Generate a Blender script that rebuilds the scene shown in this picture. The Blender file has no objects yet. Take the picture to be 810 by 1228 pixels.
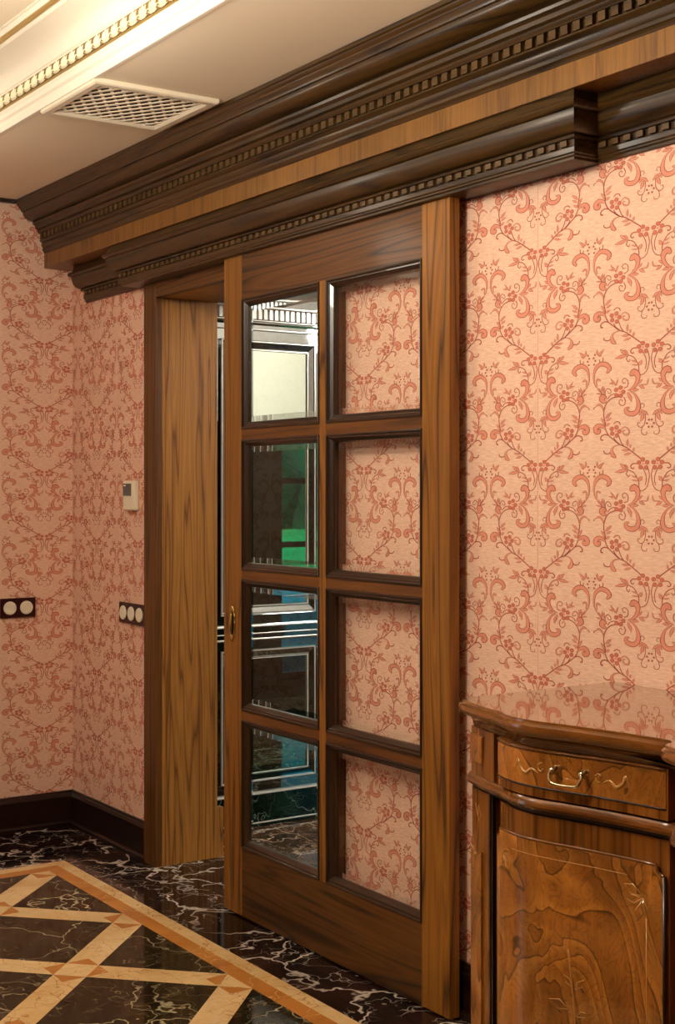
import bpy, math, random
from mathutils import Vector
random.seed(7)
sc = bpy.context.scene
COL = sc.collection

# ------------------------------------------------------------------ camera
FPX, YH, W, HH = 1675.0, 589.0, 810.0, 1228.0
TH = math.atan2(1133.0, 1675.0)
CAM = Vector((5.505, -2.375, 1.40))
FWD = Vector((-math.cos(TH), math.sin(TH), 0)); RGT = Vector((math.sin(TH), math.cos(TH), 0))
cd = bpy.data.cameras.new('camera'); cam = bpy.data.objects.new('camera', cd); COL.objects.link(cam)
cam.location = CAM
cam.rotation_euler = (math.pi / 2, 0, math.atan2(-FWD.x, FWD.y))
cd.sensor_fit = 'VERTICAL'; cd.sensor_height = 36.0; cd.lens = FPX / HH * 36.0
cd.shift_y = -(HH / 2 - YH) / HH
cd.clip_start = 0.05; cd.clip_end = 300
sc.camera = cam

def ray_y(u, v, y):            # a photo pixel carried on to the wall plane at depth y
    d = FWD + RGT * ((u - W / 2) / FPX) + Vector((0, 0, (YH - v) / FPX))
    t = (y - CAM.y) / d.y
    return CAM + d * t

# ------------------------------------------------------------------ light
world = bpy.data.worlds.new('world'); sc.world = world; world.use_nodes = True
wn = world.node_tree.nodes; wl = world.node_tree.links
sky = wn.new('ShaderNodeTexSky'); sky.sky_type = 'HOSEK_WILKIE'; sky.turbidity = 3.0
sky.sun_direction = Vector((-0.5, -0.6, 0.6)).normalized()
wl.new(sky.outputs[0], wn['Background'].inputs[0]); wn['Background'].inputs[1].default_value = 7.0

def area(name, loc, aim, size, energy, col, sy=None):
    l = bpy.data.lights.new(name, 'AREA'); l.energy = energy; l.color = col; l.size = size
    if sy: l.shape = 'RECTANGLE'; l.size_y = sy
    o = bpy.data.objects.new(name, l); COL.objects.link(o); o.location = loc
    o.rotation_euler = (Vector(aim) - Vector(loc)).to_track_quat('-Z', 'Y').to_euler()
    return o
def point(name, loc, energy, col, r=0.1):
    l = bpy.data.lights.new(name, 'POINT'); l.energy = energy; l.color = col; l.shadow_soft_size = r
    o = bpy.data.objects.new(name, l); COL.objects.link(o); o.location = loc
    return o
WARM = (1.0, 0.91, 0.75)
point('chandelier_light', (3.15, -2.05, 2.37), 72, WARM, 0.16)
for lx, le in ((0.95, 4.0), (2.10, 8.0), (3.10, 13.0)): point('added_falloff_light', (lx, -1.15, 2.38), le, WARM, 0.10)  # unseen lamps added so the walls brighten towards the top
area('window_daylight', (0.12, -3.2, 1.4), (3.0, -0.6, 1.2), 1.2, 7, (0.80, 0.92, 1.0), 1.7)
point('passage_lamp_light', (2.4, 2.3, 2.35), 70, (1.0, 0.95, 0.90), 0.15)
sun = bpy.data.lights.new('sun_light', 'SUN'); sun.energy = 9.0; sun.angle = 0.02; sun.color = (1.0, 0.96, 0.9)
so = bpy.data.objects.new('sun_light', sun); COL.objects.link(so); so.rotation_euler = Vector((0.55, 0.35, -0.75)).to_track_quat('-Z', 'Y').to_euler()
sc.view_settings.view_transform = 'Standard'; sc.view_settings.look = 'None'
sc.view_settings.gamma = 1.0; sc.view_settings.use_curve_mapping = False
sc.view_settings.exposure = 0.25

# ------------------------------------------------------------------ helpers
def tag(o, label=None, cat=None, group=None, kind=None):
    if label: o['label'] = label
    if cat: o['category'] = cat
    if group: o['group'] = group
    if kind: o['kind'] = kind
    return o
def empty(name, loc=(0, 0, 0)):
    o = bpy.data.objects.new(name, None); COL.objects.link(o); o.location = loc
    o.empty_display_size = 0.05
    return o
def link(name, me, parent=None, loc=None, rot=None):
    o = bpy.data.objects.new(name, me); COL.objects.link(o)
    if parent: o.parent = parent
    if loc: o.location = loc
    if rot: o.rotation_euler = rot
    return o

class MB:
    def __init__(s): s.v = []; s.f = []; s.m = []
    def face(s, pts, mi=0):
        b = len(s.v); s.v += [tuple(p) for p in pts]; s.f.append(tuple(range(b, b + len(pts)))); s.m.append(mi)
    def idx(s, vs, fs, mi=0):
        b = len(s.v); s.v += [tuple(p) for p in vs]
        for f in fs: s.f.append(tuple(b + i for i in f)); s.m.append(mi)
        return s
    def box(s, x0, x1, y0, y1, z0, z1, mi=0):
        vs = [(x, y, z) for z in (z0, z1) for y in (y0, y1) for x in (x0, x1)]
        return s.idx(vs, [(0, 2, 3, 1), (4, 5, 7, 6), (0, 1, 5, 4), (2, 6, 7, 3), (0, 4, 6, 2), (1, 3, 7, 5)], mi)
    def loft(s, rings, closed=True, cap=True, mi=0):   # rings of equal length joined one to the next
        n = len(rings[0]); b = len(s.v)
        for r in rings: s.v += [tuple(p) for p in r]
        for i in range(len(rings) - 1):
            for j in range(n if closed else n - 1):
                a = b + i * n + j; c = b + i * n + (j + 1) % n
                s.f.append((a, c, c + n, a + n)); s.m.append(mi)
        if cap:
            s.f.append(tuple(b + j for j in reversed(range(n)))); s.m.append(mi)
            s.f.append(tuple(b + (len(rings) - 1) * n + j for j in range(n))); s.m.append(mi)
        return s
    def tube(s, pts, r, n=8, mi=0):
        pts = [Vector(p) for p in pts]; rings = []
        for i, p in enumerate(pts):
            d = (pts[min(i + 1, len(pts) - 1)] - pts[max(i - 1, 0)]).normalized()
            a = d.cross(Vector((0, 0, 1)));
            if a.length < 0.05: a = d.cross(Vector((1, 0, 0)))
            a.normalize(); b = d.cross(a)
            rr = r[i] if isinstance(r, (list, tuple)) else r
            rings.append([p + a * math.cos(2 * math.pi * k / n) * rr + b * math.sin(2 * math.pi * k / n) * rr for k in range(n)])
        return s.loft(rings, mi=mi)
    def mesh(s, name, mats, smooth=False):
        me = bpy.data.meshes.new(name); me.from_pydata(s.v, [], s.f)
        for m in (mats if isinstance(mats, (list, tuple)) else [mats]): me.materials.append(m)
        me.polygons.foreach_set('material_index', s.m)
        if smooth:
            me.polygons.foreach_set('use_smooth', [True] * len(me.polygons))
        me.update(); me.validate()
        return me
    def build(s, name, mats, parent=None, smooth=False, bevel=0.0, fix=True):
        me = s.mesh(name, mats, smooth)
        if fix: recalc(me)
        if smooth == 'auto': me.set_sharp_from_angle(angle=0.6)
        o = link(name, me, parent)
        if bevel:
            md = o.modifiers.new('bevel', 'BEVEL'); md.width = bevel; md.segments = 2; md.limit_method = 'ANGLE'; md.angle_limit = 0.6
        return o
import bmesh
def recalc(me):
    bm = bmesh.new(); bm.from_mesh(me); bmesh.ops.remove_doubles(bm, verts=bm.verts, dist=1e-6)
    bmesh.ops.recalc_face_normals(bm, faces=bm.faces); bm.to_mesh(me); bm.free()

def smooth_path(p, n=6):       # Catmull-Rom through 2D or 3D points
    p = [Vector(q) for q in p]; out = []
    for i in range(len(p) - 1):
        a = p[max(i - 1, 0)]; b = p[i]; c = p[i + 1]; d = p[min(i + 2, len(p) - 1)]
        for k in range(n):
            t = k / n
            out.append(0.5 * ((2 * b) + (c - a) * t + (2 * a - 5 * b + 4 * c - d) * t * t + (3 * b - a - 3 * c + d) * t ** 3))
    out.append(p[-1]); return out

# ------------------------------------------------------------------ materials
def srgb(r, g, b):
    f = lambda c: (c / 255 / 12.92) if c / 255 <= 0.04045 else ((c / 255 + 0.055) / 1.055) ** 2.4
    return (f(r), f(g), f(b), 1.0)
class NT:
    def __init__(s, name):
        s.mat = bpy.data.materials.new(name); s.mat.use_nodes = True; s.t = s.mat.node_tree
        s.b = s.t.nodes['Principled BSDF']
    def n(s, typ, **kw):
        nd = s.t.nodes.new('ShaderNode' + typ)
        for k, v in kw.items():
            if k in nd.inputs.keys(): nd.inputs[k].default_value = v
            else: setattr(nd, k, v)
        return nd
    def l(s, a, b): s.t.links.new(a, b)
    def coords(s, scale=(1, 1, 1), rnd=True):
        tc = s.n('TexCoord'); mp = s.n('Mapping'); mp.inputs['Scale'].default_value = scale
        s.l(tc.outputs['Object'], mp.inputs['Vector'])
        if rnd:
            oi = s.n('ObjectInfo'); mu = s.n('Math', operation='MULTIPLY'); mu.inputs[1].default_value = 37.0
            s.l(oi.outputs['Random'], mu.inputs[0])
            cb = s.n('CombineXYZ')
            for i in range(3): s.l(mu.outputs[0], cb.inputs[i])
            s.l(cb.outputs[0], mp.inputs['Location'])
        return mp.outputs[0]
    def ramp(s, fac, stops, interp='LINEAR'):
        r = s.n('ValToRGB'); r.color_ramp.interpolation = interp
        e = r.color_ramp.elements
        e[0].position = stops[0][0]; e[0].color = stops[0][1]; e[1].position = stops[-1][0]; e[1].color = stops[-1][1]
        for p, c in stops[1:-1]:
            q = e.new(p); q.color = c
        s.l(fac, r.inputs['Fac']); return r.outputs['Color']
    def mix(s, fac, a, b, blend='MIX'):
        m = s.n('Mix', data_type='RGBA', blend_type=blend)
        for sock, val in ((m.inputs[0], fac), (m.inputs[6], a), (m.inputs[7], b)):
            if isinstance(val, (int, float)): sock.default_value = val
            elif isinstance(val, tuple): sock.default_value = val
            else: s.l(val, sock)
        return m.outputs[2]
    def bump(s, h, strength=0.2, dist=0.001):
        b = s.n('Bump'); b.inputs['Strength'].default_value = strength; b.inputs['Distance'].default_value = dist
        s.l(h, b.inputs['Height']); s.l(b.outputs[0], s.b.inputs['Normal'])

def plain(name, col, rough=0.5, metal=0.0, coat=0.0, spec=0.5):
    m = NT(name); m.b.inputs['Base Color'].default_value = col; m.b.inputs['Roughness'].default_value = rough
    m.b.inputs['Metallic'].default_value = metal; m.b.inputs['Coat Weight'].default_value = coat
    m.b.inputs['Specular IOR Level'].default_value = spec
    return m.mat

def wood(name, dark, mid, light, axis='z', rough=0.42, coat=0.10, fig=1.0, rings=9.0, rnd=True):
    m = NT(name); k = {'x': 0, 'y': 1, 'z': 2}[axis]
    s1 = [9.0 * fig] * 3; s1[k] = 0.42 * fig
    s2 = [160.0] * 3; s2[k] = 4.0
    c1 = m.coords(tuple(s1), rnd); c2 = m.coords(tuple(s2), rnd)
    n1 = m.n('TexNoise', Scale=1.0, Detail=2.0, Roughness=0.45, Distortion=0.12); m.l(c1, n1.inputs['Vector'])
    mu = m.n('Math', operation='MULTIPLY'); mu.inputs[1].default_value = rings; m.l(n1.outputs['Fac'], mu.inputs[0])
    fr = m.n('Math', operation='PINGPONG'); fr.inputs[1].default_value = 0.5; m.l(mu.outputs[0], fr.inputs[0])
    m2 = m.n('Math', operation='MULTIPLY'); m2.inputs[1].default_value = 2.0; m.l(fr.outputs[0], m2.inputs[0])
    col = m.ramp(m2.outputs[0], [(0.0, dark), (0.18, mid), (0.62, light), (1.0, mid)])
    n2 = m.n('TexNoise', Scale=1.0, Detail=3.0, Roughness=0.6); m.l(c2, n2.inputs['Vector'])
    fib = m.ramp(n2.outputs['Fac'], [(0.30, (0.55, 0.5, 0.45, 1)), (0.52, (1, 1, 1, 1))])
    col = m.mix(0.55, col, fib, 'MULTIPLY')
    c3 = m.coords(tuple(0.8 if i == k else 2.2 for i in range(3)), rnd)
    n3 = m.n('TexNoise', Scale=1.0, Detail=1.0); m.l(c3, n3.inputs['Vector'])
    tone = m.ramp(n3.outputs['Fac'], [(0.3, (0.72, 0.68, 0.62, 1)), (0.7, (1.12, 1.08, 1.0, 1))])
    col = m.mix(0.8, col, tone, 'MULTIPLY')
    m.l(col, m.b.inputs['Base Color'])
    m.b.inputs['Roughness'].default_value = rough; m.b.inputs['Coat Weight'].default_value = coat
    m.b.inputs['Coat Roughness'].default_value = 0.12; m.b.inputs['Specular IOR Level'].default_value = 0.35
    m.bump(n2.outputs['Fac'], 0.12, 0.0006)
    return m.mat

def burl(name, dark, mid, light, scale=7.0, rings=12.0, coat=0.8):
    m = NT(name); c = m.coords((scale, scale, scale * 0.6), False)
    n1 = m.n('TexNoise', Scale=1.0, Detail=3.0, Roughness=0.45, Distortion=1.2); m.l(c, n1.inputs['Vector'])
    mu = m.n('Math', operation='MULTIPLY'); mu.inputs[1].default_value = rings; m.l(n1.outputs['Fac'], mu.inputs[0])
    fr = m.n('Math', operation='FRACT'); m.l(mu.outputs[0], fr.inputs[0])
    col = m.ramp(fr.outputs[0], [(0.0, light), (0.55, mid), (0.86, mid), (0.96, dark), (1.0, light)])
    n4 = m.n('TexNoise', Scale=3.1, Detail=3.0, Roughness=0.5, Distortion=2.2); m.l(c, n4.inputs['Vector'])
    mu4 = m.n('Math', operation='MULTIPLY'); mu4.inputs[1].default_value = 9.0; m.l(n4.outputs['Fac'], mu4.inputs[0])
    fr4 = m.n('Math', operation='PINGPONG'); fr4.inputs[1].default_value = 0.5; m.l(mu4.outputs[0], fr4.inputs[0])
    fg = m.ramp(fr4.outputs[0], [(0.0, (0.62, 0.55, 0.45, 1)), (0.16, (1, 1, 1, 1)), (0.5, (1.1, 1.06, 1.0, 1))])
    col = m.mix(0.75, col, fg, 'MULTIPLY')
    n2 = m.n('TexNoise', Scale=1.1, Detail=2.0, Roughness=0.6, Distortion=0.8); m.l(c, n2.inputs['Vector'])
    tone = m.ramp(n2.outputs['Fac'], [(0.32, (0.48, 0.40, 0.32, 1)), (0.6, (1.18, 1.10, 1.0, 1))])
    col = m.mix(0.8, col, tone, 'MULTIPLY')
    c3 = m.coords((140, 140, 8), False)
    n3 = m.n('TexNoise', Scale=1.0, Detail=2.0); m.l(c3, n3.inputs['Vector'])
    fib = m.ramp(n3.outputs['Fac'], [(0.35, (0.7, 0.66, 0.62, 1)), (0.55, (1, 1, 1, 1))])
    col = m.mix(0.4, col, fib, 'MULTIPLY')
    m.l(col, m.b.inputs['Base Color'])
    m.b.inputs['Roughness'].default_value = 0.3; m.b.inputs['Coat Weight'].default_value = coat; m.b.inputs['Coat Roughness'].default_value = 0.08
    return m.mat

def marble(name, base, cloud, vein, vscale=3.2, vwidth=0.022, rough=0.07, rnd=True, fine=0.6, speck=None):
    m = NT(name); c = m.coords((1, 1, 1), rnd)
    nd = m.n('TexNoise', Scale=3.0, Detail=4.0, Roughness=0.6); m.l(c, nd.inputs['Vector'])
    dv = m.mix(0.28, c, nd.outputs['Color'], 'LINEAR_LIGHT')
    vo = m.n('TexVoronoi', feature='DISTANCE_TO_EDGE', Scale=vscale); m.l(dv, vo.inputs['Vector'])
    v1 = m.ramp(vo.outputs['Distance'], [(0.0, (1, 1, 1, 1)), (vwidth * 0.5, (0.6, 0.6, 0.6, 1)), (vwidth, (0, 0, 0, 1))])
    vo2 = m.n('TexVoronoi', feature='DISTANCE_TO_EDGE', Scale=vscale * 3.1); m.l(dv, vo2.inputs['Vector'])
    v2 = m.ramp(vo2.outputs['Distance'], [(0.0, (1, 1, 1, 1)), (vwidth * 1.1, (0, 0, 0, 1))])
    br = m.n('TexNoise', Scale=4.0, Detail=3.0, Roughness=0.6); m.l(c, br.inputs['Vector'])
    brk = m.ramp(br.outputs['Fac'], [(0.42, (0, 0, 0, 1)), (0.60, (1, 1, 1, 1))])
    v2 = m.mix(1.0, v2, brk, 'MULTIPLY')
    br2 = m.n('TexNoise', Scale=2.1, Detail=2.0); m.l(c, br2.inputs['Vector'])
    brk2 = m.ramp(br2.outputs['Fac'], [(0.34, (0.06, 0.06, 0.06, 1)), (0.58, (1, 1, 1, 1))])
    v1 = m.mix(1.0, v1, brk2, 'MULTIPLY')
    cl = m.n('TexNoise', Scale=5.0, Detail=6.0, Roughness=0.65, Distortion=0.6); m.l(c, cl.inputs['Vector'])
    clf = m.ramp(cl.outputs['Fac'], [(0.42, (0, 0, 0, 1)), (0.68, (1, 1, 1, 1))])
    col = m.mix(clf, base, cloud)
    if speck:
        sp = m.n('TexNoise', Scale=22.0, Detail=6.0, Roughness=0.75, Distortion=1.2); m.l(c, sp.inputs['Vector'])
        spf = m.ramp(sp.outputs['Fac'], [(0.50, (0, 0, 0, 1)), (0.66, (0.8, 0.8, 0.8, 1))])
        col = m.mix(spf, col, speck)
    f2 = m.n('Math', operation='MULTIPLY'); f2.inputs[1].default_value = fine; m.l(v2, f2.inputs[0])
    col = m.mix(f2.outputs[0], col, vein)
    col = m.mix(v1, col, vein)
    m.l(col, m.b.inputs['Base Color']); m.b.inputs['Roughness'].default_value = rough; m.b.inputs['Specular IOR Level'].default_value = 0.3
    return m.mat

def rgb(r, g, b): return srgb(r, g, b)
M = {}
WD, WM, WL = rgb(70, 42, 11), rgb(128, 81, 24), rgb(149, 98, 32)
for ax in 'xyz':
    M['walnut_' + ax] = wood('walnut_' + ax, WD, WM, WL, ax)
    M['dark_' + ax] = wood('dark_walnut_' + ax, rgb(28, 18, 5), rgb(56, 37, 11), rgb(72, 49, 16), ax, rough=0.34, coat=0.15)
M['frieze'] = wood('frieze_walnut', rgb(104, 68, 24), rgb(126, 84, 31), rgb(138, 94, 37), 'z', fig=3.0, rings=3.0, rnd=False, coat=0.2)
for ax in 'xz': M['rail_' + ax] = wood('rail_walnut_' + ax, rgb(42, 25, 8), rgb(86, 52, 17), rgb(106, 66, 23), ax)
M['bar'] = wood('glazing_bar_walnut', rgb(74, 43, 15), rgb(104, 62, 22), rgb(116, 72, 28), 'x', rings=4)
M['dentil'] = wood('dentil_walnut', rgb(52, 37, 17), rgb(80, 57, 28), rgb(90, 66, 33), 'x', coat=0.1)
M['grout'] = plain('grout', rgb(120, 96, 62), 0.7)
M['jamb'] = wood('jamb_walnut', rgb(106, 68, 26), rgb(154, 104, 46), rgb(172, 120, 56), 'z', fig=1.5, rings=7.0)
M['moulding'] = plain('moulding_dark_stain', rgb(44, 26, 13), 0.28, coat=0.3)
M['base'] = wood('baseboard_wood', rgb(14, 6, 4), rgb(28, 12, 7), rgb(36, 16, 9), 'x', rough=0.35, coat=0.2)
M['cab'] = wood('sideboard_wood', rgb(88, 47, 12), rgb(126, 74, 23), rgb(142, 86, 29), 'z', rough=0.25, coat=0.6, fig=1.5, rings=4, rnd=False)
M['cab_x'] = wood('sideboard_moulding_wood', rgb(88, 50, 18), rgb(112, 66, 24), rgb(124, 74, 30), 'x', rough=0.18, coat=0.9, fig=1.0, rings=3, rnd=False)
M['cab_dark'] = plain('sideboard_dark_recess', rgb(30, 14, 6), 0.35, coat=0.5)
M['burl'] = burl('burl_veneer', rgb(92, 50, 14), rgb(158, 97, 31), rgb(184, 120, 46), scale=4.2, rings=10)
M['top'] = wood('sideboard_top_wood', rgb(70, 36, 14), rgb(124, 76, 36), rgb(146, 94, 50), 'x', rough=0.06, coat=1.0, fig=1.5, rings=5, rnd=False)
M['top'].node_tree.nodes['Principled BSDF'].inputs['Coat Roughness'].default_value = 0.02
M['top'].node_tree.nodes['Principled BSDF'].inputs['Coat IOR'].default_value = 1.55
M['inlay'] = plain('inlay_light_wood', rgb(178, 122, 56), 0.3, coat=0.6)
M['marble'] = marble('dark_veined_marble', rgb(20, 14, 13), rgb(52, 26, 20), rgb(206, 194, 180), 3.4, 0.03)
M['marble_tile'] = marble('olive_veined_marble', rgb(20, 17, 10), rgb(40, 33, 18), rgb(186, 172, 136), 3.0, 0.014, speck=rgb(88, 72, 40), fine=0.5)
M['marble_tile'].node_tree.nodes['Principled BSDF'].inputs['Specular IOR Level'].default_value = 0.18
M['beige'] = marble('beige_marble', rgb(224, 192, 140), rgb(208, 168, 108), rgb(150, 98, 44), 9.0, 0.02, fine=0.5)
M['orange'] = marble('orange_marble', rgb(190, 126, 58), rgb(172, 106, 42), rgb(226, 190, 134), 5.0, 0.008, fine=0.2)
M['paint'] = plain('ceiling_paint', rgb(250, 234, 208), 0.8)
M['plaster'] = plain('cream_plaster', rgb(250, 240, 222), 0.55)
M['white'] = plain('white_plastic', rgb(236, 226, 200), 0.35)
M['whitepaint'] = plain('vent_cream_paint', rgb(244, 230, 206), 0.45)
M['gold'] = plain('gold_leaf', rgb(206, 172, 92), 0.35, metal=0.8)
M['band'] = plain('gilt_band_shade', rgb(132, 104, 50), 0.5)
M['palegold'] = plain('pale_gilt_plaster', rgb(246, 236, 204), 0.45, metal=0.0)
M['brass'] = plain('aged_brass', rgb(190, 160, 96), 0.25, metal=1.0)
M['silver'] = plain('polished_nickel', rgb(214, 198, 164), 0.15, metal=1.0)
M['lcd'] = plain('display_grey', rgb(92, 96, 92), 0.2)
M['burgundy'] = plain('burgundy_plastic', rgb(52, 10, 14), 0.25)
M['black'] = plain('dark_void', rgb(16, 13, 11), 0.6)
M['ventback'] = plain('vent_dark_duct', rgb(96, 78, 54), 0.8)
M['print_d'] = plain('wallpaper_outline_print', rgb(172, 82, 62), 0.65)
M['print_f'] = plain('wallpaper_salmon_print', rgb(224, 144, 116), 0.65)

M['print_m'] = plain('wallpaper_petal_print', rgb(206, 112, 86), 0.65)
def wallpaper():
    m = NT('wallpaper_ground'); c = m.coords((45, 45, 330), False)
    n = m.n('TexNoise', Scale=1.0, Detail=3.0, Roughness=0.6); m.l(c, n.inputs['Vector'])
    col = m.ramp(n.outputs['Fac'], [(0.3, rgb(222, 174, 146)), (0.7, rgb(244, 206, 180))])
    m.l(col, m.b.inputs['Base Color']); m.b.inputs['Roughness'].default_value = 0.6
    m.bump(n.outputs['Fac'], 0.5, 0.0012); return m.mat
M['paper'] = wallpaper()

def lacquer(name, col, f0=0.16, rough=0.03):
    m = NT(name); m.b.inputs['Base Color'].default_value = col; m.b.inputs['Roughness'].default_value = rough
    m.b.inputs['IOR'].default_value = 1.5; m.b.inputs['Coat Weight'].default_value = 1.0
    m.b.inputs['Coat Tint'].default_value = (0.6, 0.9, 0.75, 1); m.b.inputs['Coat IOR'].default_value = 2.9; m.b.inputs['Coat Roughness'].default_value = rough
    return m.mat
M['lacquer'] = lacquer('dark_green_lacquer', rgb(10, 26, 20))
M['mirror'] = plain('smoked_mirror', (0.52, 0.58, 0.50, 1), 0.015, metal=1.0)
M['mirror2'] = plain('dark_green_mirror', (0.16, 0.30, 0.25, 1), 0.015, metal=1.0)
M['bead'] = plain('white_bead_highlight', rgb(238, 236, 226), 0.25, metal=0.3)  # white beads, also painting highlight lines on the glossy moulding edges
M['cream2'] = plain('passage_cream_paint', rgb(240, 234, 222), 0.6)
M['wood2'] = wood('passage_dark_wood', rgb(7, 10, 6), rgb(15, 20, 12), rgb(22, 26, 16), 'z', coat=0.05)
M['gmarble'] = marble('dark_green_marble', rgb(6, 22, 15), rgb(14, 46, 32), rgb(150, 170, 150), 4.0, 0.01, fine=0.3)
M['pmarble'] = marble('passage_brown_marble', rgb(70, 50, 36), rgb(112, 82, 60), rgb(214, 196, 172), 5.0, 0.04)

def bevelglass():
    m = NT('bevelled_glass_edge'); t = m.t; t.nodes.remove(m.b); out = t.nodes['Material Output']
    rf = m.n('BsdfRefraction'); rf.inputs['IOR'].default_value = 1.12; rf.inputs['Roughness'].default_value = 0.0; rf.inputs[0].default_value = (0.93, 0.98, 0.96, 1)
    tr = m.n('BsdfTransparent'); mx0 = m.n('MixShader'); mx0.inputs[0].default_value = 0.6; m.l(tr.outputs[0], mx0.inputs[1]); m.l(rf.outputs[0], mx0.inputs[2])
    gl = m.n('BsdfGlossy'); gl.inputs['Roughness'].default_value = 0.0
    mx = m.n('MixShader'); mx.inputs[0].default_value = 0.12; m.l(mx0.outputs[0], mx.inputs[1]); m.l(gl.outputs[0], mx.inputs[2])
    m.l(mx.outputs[0], out.inputs['Surface']); return m.mat
M['bevel'] = bevelglass()
def glass(nm='clear_pane_glass', tint=(0.985, 0.995, 0.99, 1)):
    m = NT(nm); t = m.t
    t.nodes.remove(m.b); out = t.nodes['Material Output']
    tr = m.n('BsdfTransparent'); tr.inputs[0].default_value = tint
    gl = m.n('BsdfGlossy'); gl.inputs['Roughness'].default_value = 0.0
    lw = m.n('LayerWeight'); lw.inputs['Blend'].default_value = 0.5
    pw_ = m.n('Math', operation='POWER'); pw_.inputs[1].default_value = 5.0; m.l(lw.outputs['Facing'], pw_.inputs[0])
    fr = m.n('MapRange'); fr.inputs['To Min'].default_value = 0.05; fr.inputs['To Max'].default_value = 1.0; m.l(pw_.outputs[0], fr.inputs['Value'])
    mx = m.n('MixShader'); m.l(fr.outputs[0], mx.inputs[0]); m.l(tr.outputs[0], mx.inputs[1]); m.l(gl.outputs[0], mx.inputs[2])
    m.l(mx.outputs[0], out.inputs['Surface']); return m.mat
M['glass'] = glass(); M['tealglass'] = glass('teal_window_glass', (0.30, 0.78, 0.74, 1))

# ------------------------------------------------------------------ room shell
ZC = 2.597                      # low ceiling
OX0, OX1, OZ = 0.826, 1.950, 2.120      # door opening
XR, YF = 8.0, -5.2
def struct(name, mb, mat, label, cat, bevel=0.0, smooth=False):
    o = mb.build(name, mat, None, smooth, bevel); return tag(o, label, cat, kind='structure')

wb = MB(); wb.box(0, OX0 - 0.02, 0, 0.235, 0, 2.8); wb.box(OX1 + 0.02, XR, 0, 0.235, 0, 2.8); wb.box(OX0 - 0.02, OX1 + 0.02, 0, 0.235, OZ + 0.02, 2.8)
wall_back = struct('wall_back', wb, M['paper'], 'pink scroll-patterned wallpapered wall holding the sliding door opening', 'wall')
wall_left = struct('wall_left', MB().box(-0.2, 0, YF, 0, 0, 2.8), M['paper'], 'pink scroll-patterned wallpapered side wall at the far left', 'wall')
struct('wall_right', MB().box(XR, XR + 0.2, YF, 0.235, 0, 2.8), M['walnut_z'], 'walnut panelled wall behind the viewer on the right', 'wall')
struct('wall_front', MB().box(-0.2, XR + 0.2, YF - 0.2, YF, 0, 2.8), M['walnut_z'], 'walnut panelled wall opposite the sliding door', 'wall')

# ceiling: low rim, raised tray, crown with gilt leaves
TX0, TX1, TY0, TY1 = 0.70, 7.3, -4.5, -0.70
cb = MB()
cb.box(0, TX0, YF, 0, ZC, 2.80); cb.box(TX1, XR, YF, 0, ZC, 2.80); cb.box(TX0, TX1, TY1, 0, ZC, 2.80); cb.box(TX0, TX1, YF, TY0, ZC, 2.80)
cb.box(TX0, TX1, TY0, TY1, 2.786, 2.82)
ceiling = struct('ceiling', cb, M['paint'], 'beige plaster ceiling with a raised tray in the middle', 'ceiling')
crown = [(0.0, ZC - 0.004), (0.004, 2.600), (0.006, 2.618), (0.014, 2.624), (0.016, 2.636), (0.020, 2.640), (0.020, 2.650), (0.027, 2.694), (0.033, 2.697), (0.034, 2.704)]
for k in range(1, 9):
    a = k / 8 * math.pi / 2
    crown.append((0.034 + 0.098 * (1 - math.cos(a)), 2.704 + 0.046 * math.sin(a)))
crown += [(0.138, 2.750), (0.139, 2.757), (0.160, 2.774), (0.163, 2.781), (0.170, 2.782), (0.170, 2.788), (-0.01, 2.79), (-0.01, ZC - 0.004)]
rings = []
for q, z in crown:
    rings.append([(TX0 + q, TY0 + q, z), (TX1 - q, TY0 + q, z), (TX1 - q, TY1 - q, z), (TX0 + q, TY1 - q, z)])
mb = MB(); mb.loft(rings + [rings[0]], cap=False)
trim_crown = struct('trim_1', mb, M['plaster'], 'white plaster crown moulding around the raised ceiling tray', 'moulding', smooth='auto')
# gilt rod and gilt edge
def xrod(name, y, z, r, mat, parent, x0=TX0 + 0.15, x1=TX1 - 0.15):
    return MB().tube([(x0, y, z), (x1, y, z)], r, 10).build(name, mat, parent, True)
xrod('gilt_rod', TY1 - 0.149, 2.7655, 0.0085, M['gold'], trim_crown)
xrod('gilt_edge', TY1 - 0.0215, 2.650, 0.0035, M['gold'], trim_crown)
# a gilt acanthus leaf of the band, copied along it
lf = MB()
def leaf3(mb, cx, cz, ang, ln, wd, h):
    n = 5; ca, sa = math.cos(ang), math.sin(ang)
    L, Rr, Cc = [], [], []
    for i in range(n + 1):
        t = i / n; w = wd * math.sin(math.pi * (0.12 + 0.88 * t) ** 0.8) if t < 1 else 0.0
        x, z = ca * ln * t, sa * ln * t
        hh = h * math.sin(math.pi * min(1, 0.25 + 0.75 * t))
        L.append((cx + x - sa * w, 0.0, cz + z + ca * w)); Rr.append((cx + x + sa * w, 0.0, cz + z - ca * w)); Cc.append((cx + x, -hh - 0.001, cz + z))
    for i in range(n):
        mb.face([L[i], Cc[i], Cc[i + 1], L[i + 1]]); mb.face([Cc[i], Rr[i], Rr[i + 1], Cc[i + 1]])
for ang, ln, wd in ((1.57, 0.036, 0.0045), (1.1, 0.036, 0.004), (2.04, 0.036, 0.004), (0.6, 0.031, 0.004), (2.54, 0.031, 0.004), (0.12, 0.024, 0.0035), (3.02, 0.024, 0.0035)):
    leaf3(lf, 0, 0.001, ang, ln, wd, 0.009)
MB().box(0.73, 4.8, TY1 - 0.0265, TY1 - 0.018, 2.655, 2.692).build('band_shade', M['band'], trim_crown).location = (0, 0, 0)  # dark gold strip paints the shade in the gaps between leaves
lme = lf.mesh('leaf_ornament', M['palegold'])
for i in range(70):
    link('leaf_ornament', lme, trim_crown, (0.755 + i * 0.058, TY1 - 0.0268, 2.654), (0, 0, 0))

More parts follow.
